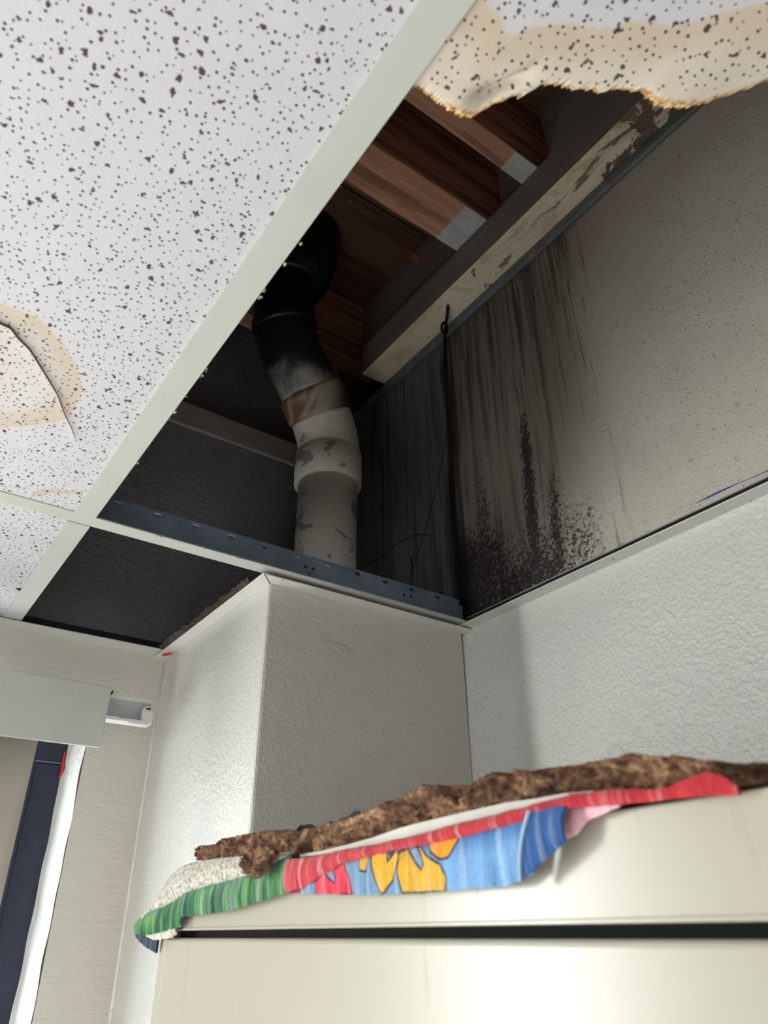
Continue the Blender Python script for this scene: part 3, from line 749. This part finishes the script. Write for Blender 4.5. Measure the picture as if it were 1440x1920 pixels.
# ------------------------------------------------------------------ window and vertical blind
win = empty('window_1', (-.3, 3.2, .75), kind='structure')
def member(name, x0, x1, z0, z1, y0=3.165, y1=3.235, mt=None, par=None):
    bm = bmesh.new(); box(bm, x0, x1, y0, y1, z0, z1); o = obj(name, bm, mt or m_frame, par or win); bevel(o, .002); return o
member('frame_head', WX0, WX1, .588, WZ1, 3.16); member('frame_sill', WX0, WX1, WZ0, WZ0+.12)
st = member('frame_stile', .588, WX1, WZ0+.12, .585); member('frame_stile', WX0, WX0+.12, WZ0+.12, .585)
member('glazing_bead', .574, .590, WZ0+.12, .585, 3.155, 3.22)
member('frame_joint', .586, WX1, .5845, .5885, 3.155, 3.2, flat('pale_sealant', (120, 124, 140), .5))
bm = bmesh.new(); box(bm, WX0+.1, .59, 3.198, 3.202, WZ0+.1, .60); obj('pane', bm, m_glass, win)
bm = bmesh.new(); slab_yz(bm, [(3.160, .63), (3.165, .60), (3.160, .54), (3.165, .53), (3.145, .545), (3.13, .565), (3.15, .59), (3.152, .63)], .684, .690)
obj('paint_smear', bm, m_redp, win, label='red paint smear beside the frame')

win2 = empty('window_2', (-1.72, 2.94, .8), kind='structure')
for b in ((VX0, VX0+.06, VZ0, VZ1), (VX1-.03, VX1, VZ0, VZ1)): member('frame_stile', *b, 2.91, 2.96, None, win2)
member('frame_head', VX0+.06, VX1-.06, VZ1-.06, VZ1, 2.91, 2.96, None, win2); member('frame_sill', VX0+.06, VX1-.06, VZ0, VZ0+.06, 2.91, 2.96, None, win2)
bm = bmesh.new(); box(bm, VX0+.05, VX1-.05, 2.94, 2.944, VZ0+.05, VZ1-.05); obj('pane', bm, m_glass, win2)
bl = empty('vertical_blind', (-.1, 2.68, .75), label='pale grey vertical blind with a flat valance at the window top', category='blind')
bm = bmesh.new(); box(bm, -.92, .674, 2.588, 2.602, .544, .752); v_ = obj('valance', bm, m_val, bl); bevel(v_, .001)
bm = bmesh.new(); box(bm, -.92, .856, 2.70, 2.735, .672, .752); r_ = obj('headrail', bm, m_railg, bl, label='grey channel headrail')
bm = bmesh.new(); box(bm, -.92, .862, 2.682, 2.74, .665, .673); box(bm, -.92, .858, 2.69, 2.70, .744, .754); box(bm, .60, .74, 2.672, 2.684, .662, .674); box(bm, .775, .85, 2.675, 2.684, .660, .673); obj('rail_lip', bm, m_rail, r_, label='white lower lip of the rail')
bm = bmesh.new()
prism(bm, [(.822, 2.678), (.864, 2.676), (.866, 2.71), (.822, 2.71)], .668, .712)
tube(bm, [(.843, 2.678, .712), (.843, 2.709, .712)], .0205, 16)
o = obj('end_cap', bm, m_rail, r_, label='white plastic end cap'); bevel(o, .002)
bm = bmesh.new(); box(bm, .834, .850, 2.673, 2.679, .716, .721); obj('cap_slot', bm, m_dark, r_)
bm = bmesh.new(); box(bm, .676, .690, 2.62, 2.70, .738, .750); obj('bracket', bm, m_leg, bl, label='dark mounting bracket')
bm = bmesh.new(); tube(bm, [(.675, 2.62, .752), (.675, 2.66, .748), (.675, 2.70, .745)], .012, 10); obj('carrier_clip', bm, m_rail, bl)
def slat_mesh():
    bm = bmesh.new()
    grid(bm, lambda a, b: (.276+a*.217, 2.69+.018*(1-(2*a-1)**2), .66-b*2.55), 8, 1)
    return bm
sl = obj('slat', slat_mesh(), m_blind, bl, smooth=True)
md = sl.modifiers.new('thick', 'SOLIDIFY'); md.thickness = .0012
k = 0
for i in range(1, 20):
    dx = -.205*i
    if .385+dx < -.80: break
    c = sl.copy(); C.objects.link(c); c.location = (dx*S, (.006*(i % 2))*S, 0)

# ------------------------------------------------------------------ old drain pipe in the chase
PX, PY = 1.467, 2.50
pipe = empty('drain_pipe', (PX, PY, 1.0), label='blackened old drain pipe bending up out of the chase', category='pipe')
bm = bmesh.new(); tube(bm, [(PX, PY, .2), (PX, PY, 1.0), (PX, PY, 1.40), (PX, PY, 1.84)], .1395, 48); obj('lower_pipe', bm, m_pipe, pipe, label='dusty white straight section')
bm = bmesh.new(); tube(bm, [(PX, PY, 1.822), (PX, PY, 1.826), (PX, PY, 1.90), (PX, PY, 1.990), (PX, PY, 1.995)], [.150, .160, .162, .160, .152], 48); obj('lower_hub', bm, m_pipe, pipe)
ax = spline([(PX, PY, 1.90), (PX, PY, 2.00), (1.445, 2.49, 2.10), (1.375, 2.465, 2.22), (1.285, 2.437, 2.33), (1.195, 2.41, 2.42), (1.135, 2.39, 2.52), (1.112, 2.38, 2.62), (1.106, 2.375, 2.74), (1.106, 2.37, 3.0)], 10)
def sub(a, b): return [ax[i] for i in range(int(a*10), int(b*10)+1)]
s1 = sub(0, 2.75); bm = bmesh.new(); tube(bm, s1, [.150]*len(s1), 48); obj('lower_elbow', bm, m_pipe, pipe)
s2 = sub(2.7, 3.75); n = len(s2); bm = bmesh.new(); tube(bm, s2, [.150 if i in (0, n-1) else .162 for i in range(n)], 48); obj('collar', bm, m_rust, pipe, label='collar with a rust patch')
s3 = sub(3.7, 6.35); bm = bmesh.new(); tube(bm, s3, [.150]*len(s3), 48); obj('upper_elbow', bm, m_pipe, pipe, label='blackened upper elbow')
s4 = sub(6.25, 6.7); n = len(s4); bm = bmesh.new(); tube(bm, s4, [.152 if i in (0, n-1) else .160 for i in range(n)], 48); obj('seam_ring', bm, m_pipe, pipe)
s5 = sub(6.6, 8.3); bm = bmesh.new(); tube(bm, s5, [.150]*len(s5), 48); obj('upper_pipe', bm, m_pipe, pipe)
bm = bmesh.new(); tube(bm, [(1.108, 2.372, 2.80), (1.108, 2.372, 2.806), (1.108, 2.37, 2.875), (1.108, 2.37, 2.88)], [.160, .176, .176, .166], 48); obj('clamp_band', bm, m_pipe, pipe)
bm = bmesh.new(); tube(bm, [(1.112, 2.36, 2.90), (1.125, 2.35, 2.905), (1.15, 2.34, 3.06), (1.17, 2.33, 3.21)], [.17, .192, .196, .19], 48); obj('top_hub', bm, m_pipe, pipe, label='black flared top hub')

# ------------------------------------------------------------------ tie wires
bm = bmesh.new()
tube(bm, spline([(1.676, 1.806, 2.56), (1.676, 1.812, 2.515), (1.69, 1.835, 2.50), (1.70, 1.86, 2.47), (1.705, 1.87, 2.44)], 6), .0075, 8)
tube(bm, spline([(1.70, 1.858, 2.50), (1.685, 1.865, 2.48), (1.69, 1.875, 2.45), (1.71, 1.875, 2.44), (1.715, 1.865, 2.47), (1.70, 1.858, 2.50)], 6), .006, 8)
for s in (0, 1):
    tube(bm, [(1.707+.006*math.cos(t*1.4+s*math.pi), 1.875+.006*math.sin(t*1.4+s*math.pi)+.012*t/10, 2.44-.018*t) for t in range(0, 14)], .005, 8)
tube(bm, spline([(1.71, 1.89, 2.20), (1.715, 1.90, 2.0), (1.69, 1.92, 1.75), (1.60, 1.93, 1.42), (1.52, 1.92, 1.2), (1.495, 1.916, 1.083)], 8), .0013, 6)
tube(bm, spline([(1.495, 1.916, 1.083), (1.488, 1.905, 1.12), (1.497, 1.91, 1.17), (1.50, 1.918, 1.22)], 6), .003, 6)
wr = obj('tie_wire', bm, m_wire, label='black twisted tie wire hanging from the cream plate to the tee', category='wire')
bm = bmesh.new()
tube(bm, spline([(1.59, 2.44, 1.455), (1.66, 2.45, 1.452), (1.68, 2.36, 1.46), (1.70, 2.25, 1.49), (1.73, 2.17, 1.50), (1.772, 2.12, 1.485)], 6), .0018, 6)
obj('loose_wire', bm, m_wire, label='thin loose wire stretched between drain pipe and dark wall', category='wire')

# ------------------------------------------------------------------ cabinet
XC, YC0, YC1, ZT = .65, -.55, 1.748, .106
cab = empty('storage_cabinet', (1.2, .6, ZF), label='cream metal cabinet with a dark gap under its top rail', category='cabinet')
def cbox(name, b, par=cab, bev=.003, mt=None, **k):
    bm = bmesh.new(); box(bm, *b); o = obj(name, bm, mt or m_cab, par, **k); bevel(o, bev, 3); return o
cbox('body', (XC+.035, 1.76, YC0, YC1, ZF+.1, .038))
cbox('top_rail', (XC, XC+.06, YC0, YC1+.002, .0055, ZT), cab, .0012)
cbox('lip', (XC-.0015, XC+.03, YC0, YC1-.001, .0055, .0105), cab, .0006)
cbox('top', (XC+.061, 1.762, YC0, YC1+.002, .040, ZT), cab, .0012)
cbox('side_rim', (XC+.003, XC+.05, YC1-.040, YC1, ZF+.1, .004), cab, .002)
dr = cbox('drawer_front', (XC, XC+.05, YC0+.02, YC1-.044, -1.02, -.0072), cab, .003)
cbox('handle', (XC-.03, XC+.002, .35, .85, -.20, -.17), dr, .002, m_rail)
for zt in (-1.03, -2.05, -3.07): cbox('drawer_front', (XC, XC+.05, YC0+.02, YC1-.044, max(zt-1.0, ZF+.14), zt), cab, .003)
cbox('plinth', (XC+.06, 1.74, YC0+.02, YC1-.02, ZF, ZF+.1), cab, .001, m_dark)
cbox('shadow_gap', (XC+.030, XC+.034, YC0+.01, YC1-.045, -.0075, .006), cab, .0, m_dark)

# ------------------------------------------------------------------ beach towel draped on the cabinet's front edge
tow = empty('beach_towel', (.64, .9, .1), label='printed towel hanging over the front edge of the cream cabinet', category='towel')
def patch(name, top, bot, mt, x0=.638, x1=None, nu=120, nv=24, bulge=.0, ripple=.004, rf=60, seed=0, mid=None, thick=.0045, tuck=.0, **props):
    bm = bmesh.new()
    def fn(a, b):
        pt, pb = lerp_poly(top, a), lerp_poly(bot, a)
        if mid is not None:
            pm = lerp_poly(mid, a)
            q = (pt[0]+(pm[0]-pt[0])*b*2, pt[1]+(pm[1]-pt[1])*b*2) if b < .5 else (pm[0]+(pb[0]-pm[0])*(b*2-1), pm[1]+(pb[1]-pm[1])*(b*2-1))
        else: q = (pt[0]+(pb[0]-pt[0])*b, pt[1]+(pb[1]-pt[1])*b)
        kx = (x0 if x1 is None else x0+(x1-x0)*sstep(.70, .93, a))/.64; q = (q[0]*kx, q[1]*kx)
        rp = noise.noise(Vector((q[0]*rf, seed, q[1]*6)))*.7+.5*math.sin(q[0]*rf*2.1+3*noise.noise(Vector((q[0]*9, seed, 0))))
        x = (x0 if x1 is None else x0+(x1-x0)*sstep(.70, .93, a))-bulge*(1 if x1 is None else 1-.8*sstep(.70, .93, a))*math.sin(math.pi*b)-ripple*rp*(.25+b)+tuck*(1-b)**2
        if q[1] < .108: x = min(x, .645)
        return (x, q[0], q[1]+.0012*noise.noise(Vector((q[0]*40, b*2, seed))))
    grid(bm, fn, nu, nv)
    o = obj(name, bm, mt, tow, smooth=True, **props)
    md = o.modifiers.new('thick', 'SOLIDIFY'); md.thickness = thick*S; md.offset = 0
    return o
fl = patch('terry_flap', FLAP_TOP, FLAP_MID, m_terry, .640, None, 160, 20, .006, .003, 40, 1, tuck=.006, label='grey-white speckled terry side')
gb = patch('green_border', FLAP_MID, FLAP_BOT, m_green, .635, None, 300, 24, .004, .0055, 70, 2, label='green woven border')
cattr(gb, 'print', lambda x, y, z: (26, 44, 56) if 1.170 > y > 1.166 else tuple(a+(b-a)*max(0, min(1, .5+1.3*noise.noise(Vector((y*38, 0, z*14)))+.4*noise.noise(Vector((y*120, 3, z*30))))) for a, b in zip((26, 84, 58), (96, 148, 78))) if z-(interp(FLAP_MID, y)) < -.006-.006*noise.noise(Vector((y*20, 0, 0))) else (44, 112, 92))
patch('tip', [TIP[0], TIP[1], TIP[2]], [TIP[0], TIP[5], TIP[4], TIP[3]], m_teal, .644, None, 40, 12, 0, .002, label='dark blue turned-under corner')
patch('frayed_fringe', [(1.80, .002), (1.72, .004), (1.64, .010), (1.625, .014)], [(1.80, -.002), (1.74, -.010), (1.69, -.008), (1.65, -.006), (1.625, .002)], m_fray, .640, None, 60, 10, .004, .006, 150, 5)
pn = patch('flower_panel', PAN_TOP, PAN_BOT, m_print, .634, None, 460, 90, .002, .0035, 58, 3, label='blue panel printed with yellow and red flowers')
def prt(x, y, z):
    t = (y-.62)/.55                                 # 0 right .. 1 left
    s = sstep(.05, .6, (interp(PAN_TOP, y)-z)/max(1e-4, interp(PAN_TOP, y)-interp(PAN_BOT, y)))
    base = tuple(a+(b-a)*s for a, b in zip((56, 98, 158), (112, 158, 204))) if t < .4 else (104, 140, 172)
    c = base
    YEL = ((F_y1, (222, 160, 34)), (F_y2, (216, 162, 40)), (F_y3, (230, 144, 16)), (F_y4, (214, 158, 56)))
    ol = 9
    for poly, col in YEL:
        if abs(y-poly[0][0]) < .15:
            d = sdist(y, z, poly)
            if d < 0: c = col if poly is not F_y2 else tuple(int(v*(1-.16*sstep(.07, .1, z))) for v in col)
            ol = min(ol, abs(d))
    for poly, col in ((F_grey, (70, 74, 88)), (F_slit2, (120, 146, 176))):
        if abs(y-poly[0][0]) < .1:
            d = sdist(y, z, poly)
            if d < 0: c = col
            ol = min(ol, abs(d))
    if y > .94:
        if sdist(y, z, F_red) < 0: c = (206, 46, 70)
        d1 = sdist(y, z, F_slit1)
        if d1 < 0: c = (116, 146, 176)
        if abs(d1) < .0016: c = (60, 40, 70)
        if inside(y, z, F_dred): c = (150, 28, 44)
        if abs(sdist(y, z, F_red)) < .0012: c = (120, 30, 60)
    if ol < .0017: c = (42, 40, 52)
    return c
cattr(pn, 'print', prt)
FOLD_BOT = [(y, z if y > .66 else z-.0025*sstep(.60, .5, y)) for y, z in FOLD_BOT]
patch('red_fold', FOLD_TOP, FOLD_BOT, m_red, .630, .640, 300, 24, .005, .0035, 46, 4, label='red rolled-over fold')
patch('turned_corner', CORN_TOP, CORN_BOT, m_blue, .626, None, 40, 30, .006, .001, 20, 6, label='deep blue folded-back corner')
patch('piping', [CORN_TOP[0], (.6128, .1172)], [(.6405, .0472), CORN_BOT[0]], flat('pale_blue_piping', (150, 178, 202), .9), .622, None, 4, 40, .006, 0, label='pale blue seam')
patch('pink_terry', PINK_TOP, PINK_BOT, m_pink, .640, None, 40, 16, .002, .003, 60, 7, label='pink terry underside')

# ------------------------------------------------------------------ broken ceiling-tile slab lying on the cabinet
deb = empty('broken_tile', (.8, .85, ZT), label='long brown broken tile slab with crumbling fibres on the cabinet top', category='debris')
def zc(z, x): return max(z, .1075) if x > .64 else z
KD = .664/.64
DEB_TOP = [(y*KD, z*KD) for y, z in DEB_TOP]; DEB_BOT = [(y*KD, z*KD) for y, z in DEB_BOT]
def rough_bar(name, top, bot, x0, depth, nu, nv, amp, mt, par, seed=0, fr=34, **props):
    """a long fibrous piece: cross-section runs front face -> top -> back -> bottom"""
    bm = bmesh.new(); rows = []
    ya, yb = top[0][0], top[-1][0]
    for i in range(nu+1):
        y = ya+(yb-ya)*i/nu
        zt, zb = interp(top, y), interp(bot, y)
        ring = []
        for k in range(nv):
            a = k/nv*4
            if a < 1: x, z = x0, zb+(zt-zb)*a
            elif a < 2: x, z = x0+depth*(a-1), zt
            elif a < 3: x, z = x0+depth, zt-(zt-zb)*(a-2)
            else: x, z = x0+depth*(4-a), zb
            e = 1 if a < 1 else .45
            q = Vector((x*fr, y*fr*.75, z*fr*1.2+seed))
            dsp = noise.fractal(q, .9, 2.1, 5)*amp*e
            q2 = Vector((x*120, y*95, z*130+seed)); dsp += noise.fractal(q2, .8, 2.1, 3)*amp*.7*e
            zz = zc(z+(.55*dsp if 0.8 < a < 2 else (-.25*dsp if a > 3 or a < .15 else .2*dsp)), x)
            ring.append(bm.verts.new(P(x-dsp if a < 1 or a > 3.5 else x, y+.3*dsp, zz)))
        rows.append(ring)
    for i in range(nu):
        for k in range(nv): bm.faces.new((rows[i][k], rows[i][(k+1) % nv], rows[i+1][(k+1) % nv], rows[i+1][k]))
    bm.faces.new(rows[0][::-1]); bm.faces.new(rows[-1])
    return obj(name, bm, mt, par, smooth=True, **props)
rough_bar('torn_core', DEB_TOP, DEB_BOT, .664, .34, 640, 64, .011, m_core, deb, 1)
pl = [(y/KD*1.016, z/KD*1.016) for y, z in DEB_BOT if .54 < y < 1.2]
FACE_BOT = [(y*1.016, max(z*1.016, .1075)) for y, z in FACE_BOT]
bm = bmesh.new(); rg = []
for i in range(91):
    y, zt = lerp_poly(pl, i/90); zt = max(zt+.002, .1125); zb = min(zt-.004, interp(FACE_BOT, y))+.0008*noise.noise(Vector((y*60, 1, 0)))
    rg.append([bm.verts.new(P(*p)) for p in ((.652, y, zt), (.652, y, zb), (.70, y, zb), (.70, y, zt))])
for a, b in zip(rg, rg[1:]):
    for k in range(4): bm.faces.new((a[k], a[(k+1) % 4], b[(k+1) % 4], b[k]))
bm.faces.new(rg[0]); bm.faces.new(rg[-1][::-1])
obj('painted_face', bm, flat('tile_white_face', (208, 202, 192), .8, 0, .08), deb, label='white painted face of the slab')
fr_t = [(1.622, .160), (1.575, .158), (1.50, .156), (1.46, .150), (1.42, .148)]; fr_b = [(1.622, .142), (1.59, .130), (1.55, .126), (1.50, .126), (1.42, .130)]
g = rough_bar('tile_fragment', fr_t, fr_b, .660, .10, 90, 40, .010, m_core, None, 4, 60)
g['label'] = 'small ragged brown fragment at the left end of the slab'; g['category'] = 'debris'
cl_k = .606/.632
cl_t = [(1.335, .112), (1.31, .126), (1.27, .131), (1.235, .129), (1.212, .121)]; cl_b = [(1.335, .098), (1.30, .090), (1.272, .082), (1.24, .099), (1.212, .115)]
rough_bar('hanging_clod', [(y*cl_k, z*cl_k) for y, z in cl_t], [(y*cl_k, z*cl_k) for y, z in cl_b], .606, .010, 110, 40, .011, m_core, deb, 8, 95, label='dark tuft of fibre hanging over the towel')
bm = bmesh.new()
grid(bm, lambda a, b: (.70+.02*b, 1.30-.25*a, .1495+.022*a+.016*math.exp(-((a-.25)/.14)**2)-.03*b+.006*noise.noise(Vector((a*9, b*3, 2)))), 40, 6)
o = obj('plastic_scrap', bm, flat('dark_plastic', (62, 60, 60), .35, 0, .4, .5, 30), None, label='dark crumpled plastic scrap behind the brown slab', category='scrap')
md = o.modifiers.new('thick', 'SOLIDIFY'); md.thickness = .001
